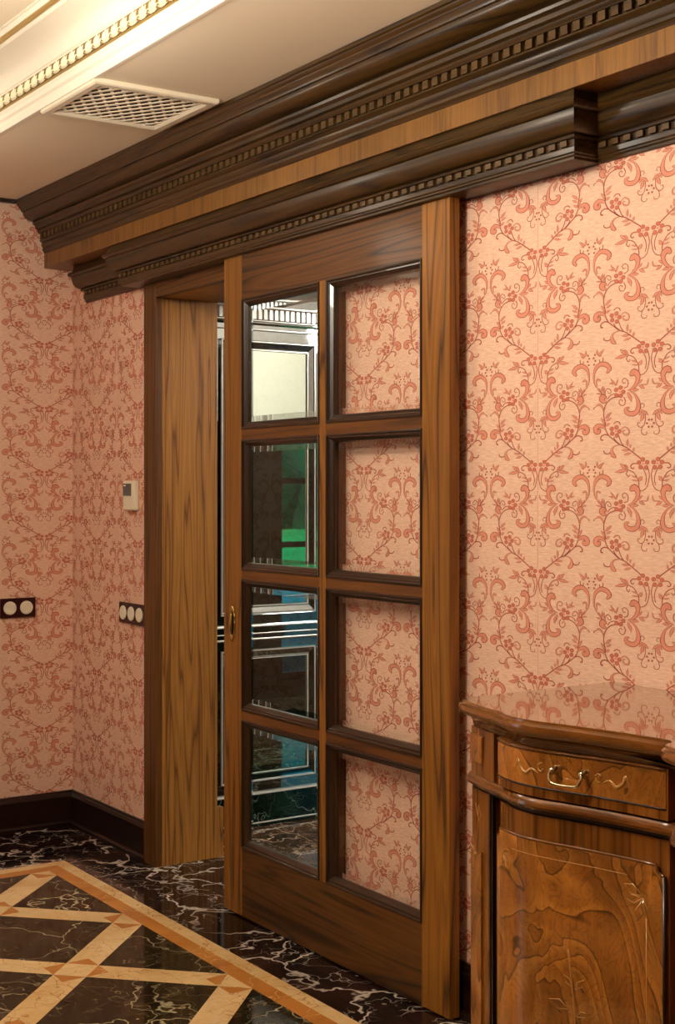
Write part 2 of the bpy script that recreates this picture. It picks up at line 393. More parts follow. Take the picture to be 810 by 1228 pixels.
# upper cornice at the ceiling
def smoothstep_cove(a, b, n=7, conv=False):
    out = []
    for k in range(n + 1):
        t = k / n * math.pi / 2
        if conv: out.append((a[0] + (b[0] - a[0]) * math.sin(t), a[1] + (b[1] - a[1]) * (1 - math.cos(t))))
        else: out.append((a[0] + (b[0] - a[0]) * (1 - math.cos(t)), a[1] + (b[1] - a[1]) * math.sin(t)))
    return out
UP = [(-0.001, 2.389), (-0.128, 2.389), (-0.130, 2.394), (-0.136, 2.400), (-0.137, 2.408), (-0.134, 2.411), (-0.140, 2.420), (-0.141, 2.428), (-0.137, 2.431), (-0.148, 2.440), (-0.148, 2.444),
      (-0.140, 2.446), (-0.140, 2.468), (-0.153, 2.469), (-0.155, 2.473), (-0.158, 2.476), (-0.160, 2.481), (-0.157, 2.484), (-0.166, 2.488), (-0.168, 2.498), (-0.172, 2.501), (-0.177, 2.505), (-0.179, 2.512), (-0.176, 2.516)]
UP += smoothstep_cove((-0.180, 2.517), (-0.222, 2.551), 8, True)[1:]
UP += [(-0.229, 2.552), (-0.231, 2.560), (-0.238, 2.567), (-0.240, 2.572), (-0.246, 2.576), (-0.249, 2.583), (-0.255, 2.586), (-0.257, 2.596), (-0.001, 2.596)]
XEND = 6.4
mb = MB(); mb.loft([[(x, y, z) for y, z in UP] for x in (0.001, XEND)])
trim_up = struct('trim_2', mb, M['dark_x'], 'dark walnut stepped ceiling cornice with a dentil row, above the frieze board', 'cornice', smooth='auto')
dme = MB().box(0, 0.023, -0.0115, 0, 0, 0.0215).mesh('dentil', M['dentil'])
for i in range(112):
    link('dentil', dme, trim_up, (0.012 + i * 0.040, -0.1395, 2.4463))
# frieze board
struct('trim_3', MB().box(0.001, XEND, -0.128, -0.001, 2.328, 2.3885), M['frieze'], 'plain light walnut frieze board under the ceiling cornice', 'board', 0.0015)

# lower cornice: wall part and forward pelmet part share one profile (q = how far it steps out, z)
LOW = [(0.0, 2.176), (0.004, 2.178), (0.004, 2.184), (0.008, 2.187), (0.008, 2.191), (0.011, 2.194), (0.012, 2.205), (0.009, 2.2075), (0.009, 2.223), (0.019, 2.2245), (0.021, 2.230), (0.018, 2.2335)]
LOW += smoothstep_cove((0.020, 2.234), (0.048, 2.282), 8, True)[1:]
LOW += [(0.053, 2.2835), (0.058, 2.287), (0.061, 2.293), (0.059, 2.299), (0.053, 2.3025), (0.046, 2.304), (0.040, 2.3275)]
def cornice_run(mb, xl, xr, yb, left, right):
    rings = []
    prof = LOW + [(None, 2.3275), (None, 2.176)]
    def ring(fx, fy): return [(fx(q), fy(q), z) for q, z in LOW]
    sec = []
    if left: sec.append([(xl - q, -0.001, z) for q, z in LOW])
    sec.append([(xl - q if left else xl, yb - q, z) for q, z in LOW])
    sec.append([(xr + q if right else xr, yb - q, z) for q, z in LOW])
    if right: sec.append([(xr + q, -0.001, z) for q, z in LOW])
    mb.loft(sec, closed=False, cap=False)
    n = len(LOW)
    # underside and back
    a, b = sec[0], sec[-1]
    mb.face([(xl, -0.001, 2.176), (xr, -0.001, 2.176), (xr, yb, 2.176), (xl, yb, 2.176)])
    mb.face([(a[-1][0], -0.001, 2.3275), (a[-1][0], yb - 0.04, 2.3275), (b[-1][0], yb - 0.04, 2.3275), (b[-1][0], -0.001, 2.3275)])
mb = MB(); cornice_run(mb, 0.155, 0.70, -0.004, True, False); cornice_run(mb, 3.05, XEND, -0.004, False, False)
trim_low = struct('trim_4', mb, M['dark_x'], 'dark walnut lower cornice lying flat on the wallpaper', 'cornice', smooth='auto')
mb = MB(); cornice_run(mb, 0.655, 3.104, -0.080, True, True)
trim_pel = struct('trim_5', mb, M['dark_x'], 'dark walnut pelmet cornice boxed forward over the sliding door track', 'pelmet', smooth='auto')
dme2 = MB().box(0, 0.022, -0.0085, 0, 0, 0.0135).mesh('dentil', M['dentil'])
x = 0.17
while x < 0.58: link('dentil', dme2, trim_low, (x, -0.0125, 2.2085)); x += 0.039
x = 3.125
while x < 4.4: link('dentil', dme2, trim_low, (x, -0.0125, 2.2085)); x += 0.039
x = 0.655
while x < 3.09: link('dentil', dme2, trim_pel, (x, -0.0885, 2.2085)); x += 0.039
# thin dark fillet where the left wall meets the ceiling
struct('trim_6', MB().box(0.0, 0.018, YF, -0.258, 2.580, 2.5965), M['moulding'], 'thin dark wooden fillet between left wall and ceiling', 'moulding')

# baseboards
BB = [(0.0, 0.0), (0.030, 0.0), (0.030, 0.014), (0.024, 0.020), (0.018, 0.022), (0.018, 0.120), (0.014, 0.132), (0.010, 0.137), (0.009, 0.143), (0.0, 0.143)]
mb = MB(); mb.loft([[(q, y, z) for q, z in BB] for y in (YF, -0.0)])
struct('baseboard_left', mb, M['base'], 'dark brown wooden baseboard along the left wall', 'baseboard')
mb = MB(); mb.loft([[(x, -q, z) for q, z in BB] for x in (0.0005, 0.7295)]); mb.loft([[(x, -q, z) for q, z in BB] for x in (2.0405, XR)])
struct('baseboard_back', mb, M['base'], 'dark brown wooden baseboard along the sliding door wall', 'baseboard')

# door casing
cas = empty('trim_7', (0.78, 0, 0)); tag(cas, 'walnut door casing and deep jamb lining around the opening', 'casing', kind='structure')
cas.location = (0, 0, 0)
CF = -0.028
MB().box(0.730, OX0, CF, 0.0, 0, 2.20).build('casing_board', M['rail_z'], cas, bevel=0.002)
MB().box(OX1, 2.040, CF, 0.0, 0, 2.20).build('casing_board', M['rail_z'], cas, bevel=0.002)
MB().box(OX0, OX1, CF + 0.003, 0.0, OZ, 2.20).build('head_board', M['rail_x'], cas, bevel=0.001)
for (a, b) in ((OX0 - 0.02, OX0), (OX1, OX1 + 0.02)):
    MB().box(a, b, 0.0005, 0.235, 0, OZ).build('jamb_panel', M['jamb'], cas, bevel=0.0012)
MB().box(OX0, OX1, 0.0005, 0.235, OZ, OZ + 0.02).build('head_lining', M['jamb'], cas)
MB().box(OX0, OX0 + 0.0025, 0.014, 0.234, 0, OZ).build('jamb_veneer', M['jamb'], cas, bevel=0.001)
MB().box(OX0 - 0.03, OX0 + 0.001, 0.2355, 0.262, 0, 0.190).build('plinth_block', M['jamb'], cas)

# ------------------------------------------------------------------ floors
fb = MB(); fb.box(-0.2, XR + 0.2, YF - 0.2, 0.235, -0.06, -0.008)
floor = struct('floor', fb, M['grout'], 'inlaid marble floor with dark slabs and a beige diagonal lattice', 'floor')
GAP = 0.0006
def piece(name, pts, mat, h=0.0, th=0.007, parent=floor):
    c = Vector((sum(p[0] for p in pts) / len(pts), sum(p[1] for p in pts) / len(pts)))
    q = []
    for p in pts:
        d = Vector(p) - c; q.append(c + d * (1 - GAP * 1.4 / max(d.length, 0.01)))
    key = (name, mat.name, tuple((round(p.x - c.x, 4), round(p.y - c.y, 4)) for p in q))
    me = PIECES.get(key)
    if me is None:
        m = MB(); n = len(q)
        m.loft([[(p.x - c.x, p.y - c.y, -th) for p in q], [(p.x - c.x, p.y - c.y, 0) for p in q]])
        me = m.mesh(name, mat); recalc(me); PIECES[key] = me
    return link(name, me, parent, (c.x, c.y, h))
PIECES = {}
IX, IY = 0.643, -0.370          # inner edge of the border
OXB, OYB = 0.535, -0.267        # outer edge
PX, PY = 0.586, -0.316          # beige / orange joint
XE, YE = 5.20, -3.20
# dark slabs round the border
xs = [0.0, 0.535, 1.16, 1.80, 2.44, 3.08, 3.72, 4.36, 5.2, 6.2, 7.1, 8.0]
for i in range(len(xs) - 1): piece('marble_slab', [(xs[i], OYB), (xs[i + 1], OYB), (xs[i + 1], 0.0), (xs[i], 0.0)], M['marble'])
ys = [OYB, -0.9, -1.6, -2.4, -3.2, -4.2, -5.2]
for i in range(len(ys) - 1): piece('marble_slab', [(0, ys[i + 1]), (OXB, ys[i + 1]), (OXB, ys[i]), (0, ys[i])], M['marble'])
piece('marble_slab', [(OX0, 0.0), (OX1, 0.0), (OX1, 0.235), (OX0, 0.235)], M['marble'])
piece('marble_slab', [(XE, YF), (XR, YF), (XR, OYB), (XE, OYB)], M['marble'])
piece('marble_slab', [(OXB, YF), (XE, YF), (XE, YE), (OXB, YE)], M['marble'])
# border strips in pieces
N = 13
def cuts(a, b, n): return [a + (b - a) * i / n for i in range(n + 1)]
for (o, inn, mat, nm, n) in (((OXB, OYB), (PX, PY), M['beige'], 'border_strip', 7), ((PX, PY), (IX, IY), M['orange'], 'border_strip', 14)):
    c = cuts(o[0], XE, n)
    for i in range(n):
        x0i = inn[0] if i == 0 else c[i]
        piece(nm, [(c[i], o[1]), (c[i + 1], o[1]), (c[i + 1], inn[1]), (x0i, inn[1])], mat)
    c = cuts(o[1], YE, max(3, n // 2))
    for i in range(len(c) - 1):
        y0i = inn[1] if i == 0 else c[i]
        piece(nm, [(o[0], c[i]), (inn[0], y0i), (inn[0], c[i + 1]), (o[0], c[i + 1])], mat)
# lattice inside, clipped to the field
def clip(poly, x0, x1, y0, y1):
    for ax, lim, keep in ((0, x0, 1), (0, x1, -1), (1, y0, 1), (1, y1, -1)):
        out = []
        for i in range(len(poly)):
            a, b = poly[i], poly[(i + 1) % len(poly)]
            da, db = (a[ax] - lim) * keep, (b[ax] - lim) * keep
            if da >= -1e-9: out.append(a)
            if (da > 1e-9 and db < -1e-9) or (da < -1e-9 and db > 1e-9):
                t = da / (da - db); out.append((a[0] + (b[0] - a[0]) * t, a[1] + (b[1] - a[1]) * t))
        poly = out
        if len(poly) < 3: return None
    r = []
    for p in poly:
        if not r or (abs(p[0] - r[-1][0]) + abs(p[1] - r[-1][1])) > 1e-4: r.append(p)
    if len(r) > 2 and abs(r[0][0] - r[-1][0]) + abs(r[0][1] - r[-1][1]) < 1e-4: r.pop()
    if len(r) < 3: return None
    ar = abs(sum(r[i][0] * r[(i + 1) % len(r)][1] - r[(i + 1) % len(r)][0] * r[i][1] for i in range(len(r)))) / 2
    return r if ar > 2e-5 else None
S, HWD = 0.70, 0.071            # lattice step along the border, half diagonal of a crossing
def lp(name, pts, mat):
    q = clip(pts, IX, XE, YE, IY)
    if q: piece(name, q, mat)
ni = int((XE - IX) / (S / 2)) + 2; nj = int((IY - YE) / (S / 2)) + 2
for i in range(-1, ni):
    for j in range(-1, nj):
        cx, cy = IX + i * S / 2, IY - j * S / 2
        if (i + j) % 2 == 0:
            h = HWD
            lp('lattice_square', [(cx - h, cy), (cx, cy - h), (cx + h, cy), (cx, cy + h)], M['beige'])
            for sx, sy in ((1, 1), (1, -1), (-1, 1), (-1, -1)):
                lp('inlay_triangle', [(cx + sx * h, cy), (cx + sx * h, cy + sy * h), (cx, cy + sy * h)], M['orange'])
            for sx in (1, -1):      # straps running towards +y-less corners, from this crossing to the next
                ex, ey = cx + sx * S / 2, cy - S / 2
                lp('lattice_strap', [(cx + sx * h, cy), (cx + sx * h, cy - h), (cx, cy - h), (ex - sx * h, ey), (ex - sx * h, ey + h), (ex, ey + h)], M['beige'])
        else:
            h = S / 2 - HWD
            lp('marble_tile', [(cx - h, cy), (cx, cy - h), (cx + h, cy), (cx, cy + h)], M['marble_tile'])

# ------------------------------------------------------------------ wallpaper print
A9 = 9.0
def tp(x, y):
    p = ray_y(700 + x / A9, 290 + y / A9, 0.0); return Vector((3.2685 - p.x, p.z - 1.736))
STROKES = []   # (points, widths at start/mid/end, kind)   kind d = thin dark line, f = filled with outline
def st(kind, ws, *pts): STROKES.append((kind, ws, pts))
st('f', (8, 14, 24, 42, 52, 46, 30), (165, 390), (125, 330), (117, 255), (135, 170), (190, 110), (255, 112), (286, 150), (264, 190))
st('d', (10, 8), (165, 390), (200, 420), (215, 445))
st('f', (10, 16, 22, 16), (152, 350), (143, 300), (160, 276), (184, 284))
for a, b, w in (((200, 420), (215, 340), 20), ((190, 410), (168, 365), 18), ((225, 430), (232, 345), 18), ((200, 432), (138, 430), 18),
                ((360, 328), (296, 250), 20), ((350, 310), (276, 305), 18), ((360, 322), (380, 252), 18),
                ((530, 352), (605, 345), 30), ((600, 295), (668, 328), 30), ((598, 285), (642, 228), 24),
                ((490, 388), (520, 490), 30), ((480, 380), (488, 445), 20), ((510, 365), (562, 392), 16),
                ((622, 560), (708, 612), 30), ((652, 585), (618, 692), 34), ((640, 560), (600, 622), 26),
                ((240, 692), (312, 615), 28), ((250, 718), (308, 676), 24), ((240, 742), (192, 690), 26), ((243, 775), (292, 735), 26), ((236, 765), (212, 720), 18),
                ((480, 972), (484, 886), 24), ((508, 985), (516, 940), 20), ((540, 1022), (556, 972), 22), ((502, 1010), (412, 1016), 24), ((522, 1035), (436, 1066), 24),
                ((480, 1222), (340, 1262), 34), ((470, 1216), (398, 1160), 32), ((488, 1216), (452, 1162), 22),
                ((605, 1335), (640, 1275), 34), ((590, 1300), (520, 1280), 16), ((590, 1332), (525, 1328), 16),
                ((165, 1238), (228, 1165), 28), ((160, 1232), (152, 1160), 22), ((170, 1242), (205, 1225), 14)):
    st('f', (4, w * 0.85, w * 1.15, w * 0.7, 2), a, ((a[0] * 2 + b[0]) / 3 + (b[1] - a[1]) * 0.04, (a[1] * 2 + b[1]) / 3), ((a[0] + 2 * b[0]) / 3 + (b[1] - a[1]) * 0.05, (a[1] + 2 * b[1]) / 3), b)
st('d', (6, 7, 6, 5), (240, 450), (240, 400), (265, 365), (296, 378), (300, 408), (275, 415), (262, 395))
st('f', (20, 40, 62, 62, 40), (250, 500), (225, 512), (205, 490), (212, 462), (238, 462))
st('d', (9, 9, 10), (390, 440), (345, 450), (290, 482), (250, 532), (228, 592), (222, 640), (228, 692), (240, 742), (238, 792), (270, 862), (330, 912), (392, 955), (460, 978), (540, 1030), (620, 1085), (645, 1112))
st('d', (8, 7), (262, 480), (300, 432), (350, 412))
for cx, cy, pets in ((398, 388, ((405, 342), (358, 370), (362, 430), (407, 430), (434, 385))), (352, 815, ((360, 775), (310, 797), (315, 846), (365, 862), (392, 815))),
                     (650, 1140, ((645, 1095), (692, 1120), (680, 1178), (622, 1180), (604, 1132)))):
    for p in pets: STROKES.append(('o', 25, p))
    STROKES.append(('o2', 14, (cx, cy)))
st('d', (8, 7, 6), (440, 345), (480, 320), (486, 265), (455, 238), (424, 260), (435, 292), (460, 280))
st('d', (8, 7, 6), (440, 440), (457, 482), (440, 527), (404, 530), (388, 495), (410, 470), (426, 490))
st('f', (8, 20, 26, 8), (222, 632), (210, 575), (172, 548), (138, 572))
st('d', (8, 6), (115, 606), (118, 590), (136, 574))
st('f', (8, 26, 38, 42, 60, 70, 50), (480, 366), (530, 338), (572, 290), (592, 230), (585, 180), (550, 160), (525, 185))
st('d', (7, 7, 7), (700, 1180), (716, 1250), (708, 1320), (690, 1385), (655, 1425), (612, 1440))
st('d', (7, 7, 7), (638, 1175), (672, 1240), (684, 1310), (670, 1370))
st('f', (6, 12, 16, 4), (628, 286), (690, 276), (706, 212))
st('f', (8, 22, 40, 50, 52, 48, 36, 22), (500, 370), (560, 402), (594, 470), (596, 545), (565, 598), (512, 615), (470, 600), (462, 568), (490, 550))
st('d', (6, 6, 5), (625, 545), (622, 505), (645, 490), (662, 514), (646, 536))
st('d', (6, 7, 5), (672, 600), (672, 665), (658, 722), (625, 750), (592, 735), (596, 700), (616, 706))
st('d', (6, 6, 5), (642, 735), (630, 798), (650, 826), (686, 816), (686, 788))
for p in ((712, 660), (690, 700), (708, 736), (115, 1258), (132, 1287), (120, 1328), (128, 1222)): STROKES.append(('dot', 12, p))
st('f', (16, 38, 50, 54, 50, 40), (240, 802), (215, 782), (172, 775), (138, 805), (140, 840), (165, 845), (175, 825))
st('d', (8, 8, 8), (330, 742), (360, 714), (390, 718), (402, 746))
st('f', (8, 14, 18, 14, 8), (410, 792), (450, 762), (494, 790), (490, 836), (455, 846), (430, 825), (436, 800), (456, 806))
st('d', (10, 10, 12), (275, 870), (235, 864), (196, 890), (194, 925), (216, 926))
st('d', (8, 8), (330, 880), (350, 920), (390, 952)); st('d', (8, 8), (388, 870), (410, 930), (442, 972))
st('f', (8, 12, 20, 34, 46, 30), (400, 960), (342, 980), (312, 1022), (318, 1072), (345, 1095))
st('d', (10, 9, 8), (310, 1050), (266, 1070), (230, 1062), (224, 1038))
st('d', (9, 9, 9), (580, 1145), (540, 1150), (514, 1180), (530, 1204), (552, 1192))
st('d', (8, 8, 8), (480, 1222), (540, 1242), (578, 1290), (602, 1350), (600, 1400))
st('d', (8, 8, 7), (482, 1230), (468, 1268), (490, 1296), (506, 1270))
st('d', (8, 8, 7), (215, 1250), (212, 1290), (182, 1300), (178, 1272))

def motif_mesh(name):
    mb = MB()
    D1, D2 = -0.0004, -0.0007
    def ribbon(p2, w, depth, mi, sgn):
        n = len(p2); b = len(mb.v)
        for i, p in enumerate(p2):
            d = (p2[min(i + 1, n - 1)] - p2[max(i - 1, 0)]);
            d = d / max(d.length, 1e-6); d = Vector((d.x / 1.36, d.y)).normalized(); nn = Vector((-d.y * 1.36, d.x)) * w[i] * 0.5
            for q in (p + nn, p - nn): mb.v.append((sgn * q.x, depth, q.y))
        for i in range(n - 1):
            a = b + 2 * i; mb.f.append((a, a + 1, a + 3, a + 2)); mb.m.append(mi)
    def disc(c, r, depth, mi, sgn, n=8):
        mb.face([(sgn * (c.x + 1.36 * r * math.cos(2 * math.pi * k / n)), depth, c.y + r * math.sin(2 * math.pi * k / n)) for k in range(n)], mi)
    K = 0.267 / 1233.0      # metres for one unit of the tracing, upright
    for sgn in (1, -1):
        for s in STROKES:
            if s[0] in ('o', 'o2', 'dot'):
                c = tp(*s[2]); r = s[1] * K
                if s[0] == 'o': disc(c, r, D1, 0, sgn, 10); disc(c, r * 0.8, D2, 2, sgn, 10)
                elif s[0] == 'o2': disc(c, r, D2, 1, sgn)
                else: disc(c, r, D1, 0, sgn, 6)
                continue
            kind, ws, pts = s
            p2 = smooth_path([tp(*p) for p in pts], 5 if len(pts) > 4 else 3)
            n = len(p2); wd = []
            for i in range(n):
                t = i / (n - 1) * (len(ws) - 1); a = int(min(t, len(ws) - 2)); fr = t - a
                ww = ws[a] * (1 - fr) + ws[a + 1] * fr
                wd.append(ww * K * (1.05 + (0.10 * (i % 2) if ww > 30 else 0.0)))
            if kind == 'd': ribbon(p2, [w * 1.25 for w in wd], D1, 0, sgn)
            else:
                ribbon(p2, wd, D1, 0, sgn)
                ribbon(p2, [max(w * 0.78 - 0.0008, 0.0002) for w in wd], D2, 1, sgn)
                if ws[-1] > 15:
                    disc(p2[-1], wd[-1] * 0.5, D1, 0, sgn); disc(p2[-1], max(wd[-1] * 0.38 - 0.0004, 0.0002), D2, 1, sgn)
    return mb
WP, PP = 0.378, 0.2667
base_motif = motif_mesh('wallpaper_print')
def column(rows_z, xmin=None, xmax=None):
    mb = MB(); nv = len(base_motif.v)
    for z in rows_z:
        b = len(mb.v); mb.v += [(x, y, zz + z) for x, y, zz in base_motif.v]
        mb.f += [tuple(b + i for i in f) for f in base_motif.f]; mb.m += base_motif.m
    me = mb.mesh('wallpaper_print', [M['print_d'], M['print_f'], M['print_m']])
    bm = bmesh.new(); bm.from_mesh(me)
    cutlist = [((0, 0, ZC - 0.01), (0, 0, 1)), ((0, 0, 0.14), (0, 0, -1))]
    if xmin is not None: cutlist.append(((xmin, 0, 0), (-1, 0, 0)))
    if xmax is not None: cutlist.append(((xmax, 0, 0), (1, 0, 0)))
    for co, no in cutlist:
        bmesh.ops.bisect_plane(bm, geom=list(bm.verts) + list(bm.edges) + list(bm.faces), plane_co=co, plane_no=no, clear_outer=True)
    bm.to_mesh(me); bm.free(); return me
rows = [2.003 + PP * k for k in range(-8, 3)]
full = column(rows)
def print_col(me, parent, loc, rot=None):
    o = link('wallpaper_print', me, parent, loc, rot); o['kind'] = 'stuff'
for k in range(-1, 13):
    xc = 0.244 + WP * k; lo, hi = xc - WP / 2 - 0.03, xc + WP / 2 + 0.03
    if lo < 0.0: print_col(column(rows, xmin=0.0005 - xc), wall_back, (xc, 0, 0)) if hi > 0.02 else None
    elif hi < OX0: print_col(full, wall_back, (xc, 0, 0))
    elif lo < OX0: print_col(column(rows, xmax=0.80 - xc), wall_back, (xc, 0, 0))
    elif hi < OX1 + 0.03: continue
    elif lo < OX1 + 0.03: print_col(column(rows, xmin=1.985 - xc), wall_back, (xc, 0, 0))
    else: print_col(full, wall_back, (xc, 0, 0))
rowsL = [2.016 + PP * k for k in range(-8, 3)]
fullL = column(rowsL)
for k in range(0, 9):
    yc = -0.127 - WP * k
    me = fullL
    if k == 0: me = column(rowsL, xmax=0.1265)
    print_col(me, wall_left, (0, yc, 0), (0, 0, math.pi / 2))
# thin seam between two lengths of wallpaper
for xsm in (2.890, 4.402):
    link('paper_seam', MB().box(-0.0006, 0.0006, -0.0003, 0, 0.14, 2.19).mesh('paper_seam', M['print_f']), wall_back, (xsm, 0, 0))

# ------------------------------------------------------------------ sliding door
door = empty('door_1'); tag(door, 'walnut sliding door with eight bevelled glass panes, slid half open', 'door', kind='structure')
DX0, DX1, DY0, DY1 = 1.415, 2.622, -0.068, -0.034
DB, DT = 0.006, 2.215
SL, SR = 1.533, 2.502
MU0, MU1 = 1.996, 2.033
RZ = [(0.230, 0.650), (0.681, 1.1115), (1.1425, 1.570), (1.603, 2.030)]
PANES_X = [(SL, MU0), (MU1, SR)]
MB().box(DX0, SL, DY0, DY1, DB, DT).build('stile', M['walnut_z'], door, bevel=0.0015)
MB().box(SR, DX1, DY0, DY1, DB, DT).build('stile', M['walnut_z'], door, bevel=0.0015)
MB().box(SL, SR, DY0 + 0.0008, DY1, DB, RZ[0][0]).build('bottom_rail', M['rail_x'], door)
MB().box(SL, SR, DY0 + 0.0008, DY1, RZ[3][1], DT).build('top_rail', M['rail_x'], door)
MB().box(MU0, MU1, DY0 + 0.0004, DY1, RZ[0][0], RZ[3][1]).build('mullion', M['walnut_z'], door, bevel=0.001)
for i in range(3):
    for (a, b) in PANES_X:
        MB().box(a, b, DY0 + 0.0008, DY1, RZ[i][1], RZ[i + 1][0]).build('glazing_bar', M['bar'], door, bevel=0.001)
STK = [(0.0, DY0 + 0.001), (0.0, DY0 - 0.003), (0.004, DY0 - 0.004), (0.007, DY0 - 0.002), (0.008, DY0 + 0.002), (0.012, DY0 + 0.002), (0.014, DY0 + 0.005), (0.022, DY0 + 0.012), (0.024, DY0 + 0.016), (0.024, DY0 + 0.024), (0.0, DY0 + 0.024)]
GY = DY0 + 0.018
for (z0, z1) in RZ:
    for (x0, x1) in PANES_X:
        mb = MB()
        rg = [[(x0 + q, y, z0 + q), (x1 - q, y, z0 + q), (x1 - q, y, z1 - q), (x0 + q, y, z1 - q)] for q, y in STK]
        mb.loft(rg + [rg[0]], cap=False)
        mb.build('pane_moulding', M['moulding'], door)
        # bevelled pane: flat centre, sloped margin
        g = MB(); a, b, c, d = x0 + 0.020, x1 - 0.020, z0 + 0.020, z1 - 0.020; e = 0.022
        r0 = [(a, GY + 0.0035, c), (b, GY + 0.0035, c), (b, GY + 0.0035, d), (a, GY + 0.0035, d)]
        r1 = [(a + e, GY + 0.001, c + e), (b - e, GY + 0.001, c + e), (b - e, GY + 0.001, d - e), (a + e, GY + 0.001, d - e)]
        g.loft([r0, r1], cap=False, mi=1); g.face(r1)
        g.build('glass_pane', [M['glass'], M['bevel']], door, fix=False)
# brass pull let into the left stile
ph = MB(); rg = []
for (q, dy) in ((1.0, 0.0), (1.0, -0.003), (0.86, -0.0045), (0.72, -0.003), (0.62, 0.0005), (0.5, 0.001)):
    rg.append([(1.473 + 0.0190 * q * math.cos(t) * (1 + 0.10 * math.cos(14 * t) * (q > 0.8)), DY0 + dy, 0.961 + 0.059 * q * math.sin(t) * (1 + 0.04 * math.cos(14 * t) * (q > 0.8))) for t in [2 * math.pi * k / 56 for k in range(56)]])
ph.loft(rg, cap=True)
o = ph.build('pull_handle', M['brass'], door, True); o['label'] = 'ornate oval brass recessed pull'
lb = MB().tube([(1.473, DY0 - 0.004, 0.925), (1.473, DY0 - 0.006, 0.935), (1.473, DY0 - 0.006, 0.990), (1.473, DY0 - 0.004, 0.998)], [0.004, 0.005, 0.005, 0.004], 10)
lb.build('pull_lever', M['brass'], o, True)
# track hidden behind the pelmet
struct('trim_8', MB().box(0.70, 3.06, -0.062, -0.030, 2.225, 2.30), M['black'], 'dark sliding door track hidden behind the pelmet', 'track')

# ------------------------------------------------------------------ wall fittings
def plate(name, label, cat, n, place):
    root = empty(name); tag(root, label, cat)
    L = 0.081 + 0.071 * (n - 1)
    MB().box(-L / 2, L / 2, -0.010, 0, -0.0405, 0.0405).build('cover_plate', M['burgundy'], root, bevel=0.003)
    for i in range(n):
        cx = (i - (n - 1) / 2) * 0.071
        rg = [[(cx + r * math.cos(2 * math.pi * k / 28), y, r * math.sin(2 * math.pi * k / 28)) for k in range(28)] for r, y in ((0.0275, -0.0098), (0.0275, -0.0125), (0.026, -0.0145), (0.020, -0.0155))]
        MB().loft(rg).build('rocker', M['white'], root, False, fix=True)
    place(root); return root
def pa(o): o.location = (0.586, -0.0008, 0.926)
def pb(o): o.location = (0.0008, -0.245, 0.920); o.rotation_euler = (0, 0, math.pi / 2)
plate('light_switch', 'three-gang burgundy switch plate with round cream rockers beside the door casing', 'switch', 3, pa)
plate('light_switch', 'two-gang burgundy switch plate with round cream rockers on the left side wall', 'switch', 2, pb)
th = empty('thermostat', (0.585, -0.0008, 1.383)); tag(th, 'small white wall thermostat with a grey display above the switches', 'thermostat')
MB().box(-0.050, 0.050, -0.022, 0, -0.057, 0.057).build('housing', M['white'], th, bevel=0.006)
MB().box(-0.046, 0.026, -0.0232, -0.0215, -0.001, 0.046).build('display', M['lcd'], th)
MB().box(-0.040, -0.022, -0.0237, -0.0230, 0.036, 0.041).build('indicator', M['white'], th)

# ceiling vent
vent = empty('ceiling_vent', (1.565, -0.490, ZC)); tag(vent, 'square cream ceiling vent grille with a diagonal lattice', 'vent')
VH, VB = 0.205, 0.034
for k in range(4):
    mb = MB(); mb.loft([[(-VH + q, -VH + q, z), (VH - q, -VH + q, z)] for q, z in ((0, -0.0005), (0, -0.012), (0.006, -0.016), (0.026, -0.016), (VB, -0.010), (VB, -0.0005))] + [[(-VH, -VH, -0.0005), (VH, -VH, -0.0005)]], closed=False, cap=False)
    o = mb.build('frame_side', M['whitepaint'], vent); o.rotation_euler = (0, 0, k * math.pi / 2)
MB().box(-VH + 0.03, VH - 0.03, -VH + 0.03, VH - 0.03, -0.0015, -0.0006).build('duct_shade', M['ventback'], vent)
R_ = VH - VB + 0.002; ds = 0.040
for sgn in (1, -1):
    k = -9
    while k <= 9:
        c = k * ds
        # bar along direction (1, sgn*0.62) clipped to the square
        pts = []
        for t in [i * 0.002 - 0.35 for i in range(351)]:
            xx, yy = t, sgn * 0.62 * t + c
            if abs(xx) <= R_ and abs(yy) <= R_: pts.append((xx, yy))
        if len(pts) > 6:
            (xa, ya), (xb, yb) = pts[0], pts[-1]
            d = Vector((xb - xa, yb - ya)).normalized(); nn = Vector((-d.y, d.x)) * 0.0045
            zt = -0.0085 if sgn > 0 else -0.0055
            ring = [(xa + nn.x, ya + nn.y), (xa - nn.x, ya - nn.y), (xb - nn.x, yb - nn.y), (xb + nn.x, yb + nn.y)]
            MB().loft([[(x, y, zt) for x, y in ring], [(x, y, zt + 0.003) for x, y in ring]]).build('slat', M['whitepaint'], vent)
        k += 1

# ------------------------------------------------------------------ passage beyond the opening
PXW = 0.475
pw = struct('wall_passage_left', MB().box(PXW - 0.2, PXW, 0.2355, 5.0, 0, 2.7), M['lacquer'], 'glossy dark green panelled wall seen through the open doorway', 'wall')
def rect_ring(name, y0, y1, z0, z1, prof, mat, parent):
    rg = [[(PXW + x, y0 + q, z0 + q), (PXW + x, y1 - q, z0 + q), (PXW + x, y1 - q, z1 - q), (PXW + x, y0 + q, z1 - q)] for q, x in prof]
    return MB().loft(rg + [rg[0]], cap=False).build(name, mat, parent)
def bandy(name, z0, z1, dx, mat, y0=0.24, y1=5.0, x0=0.0):
    return MB().box(PXW + x0, PXW + x0 + dx, y0, y1, z0, z1).build(name, mat, pw, bevel=min(dx, z1 - z0) * 0.25)
FR = [(0.0, 0.0), (0.0, 0.012), (0.005, 0.016), (0.010, 0.012), (0.030, 0.007), (0.034, 0.010), (0.038, 0.010), (0.042, 0.004), (0.042, 0.0)]
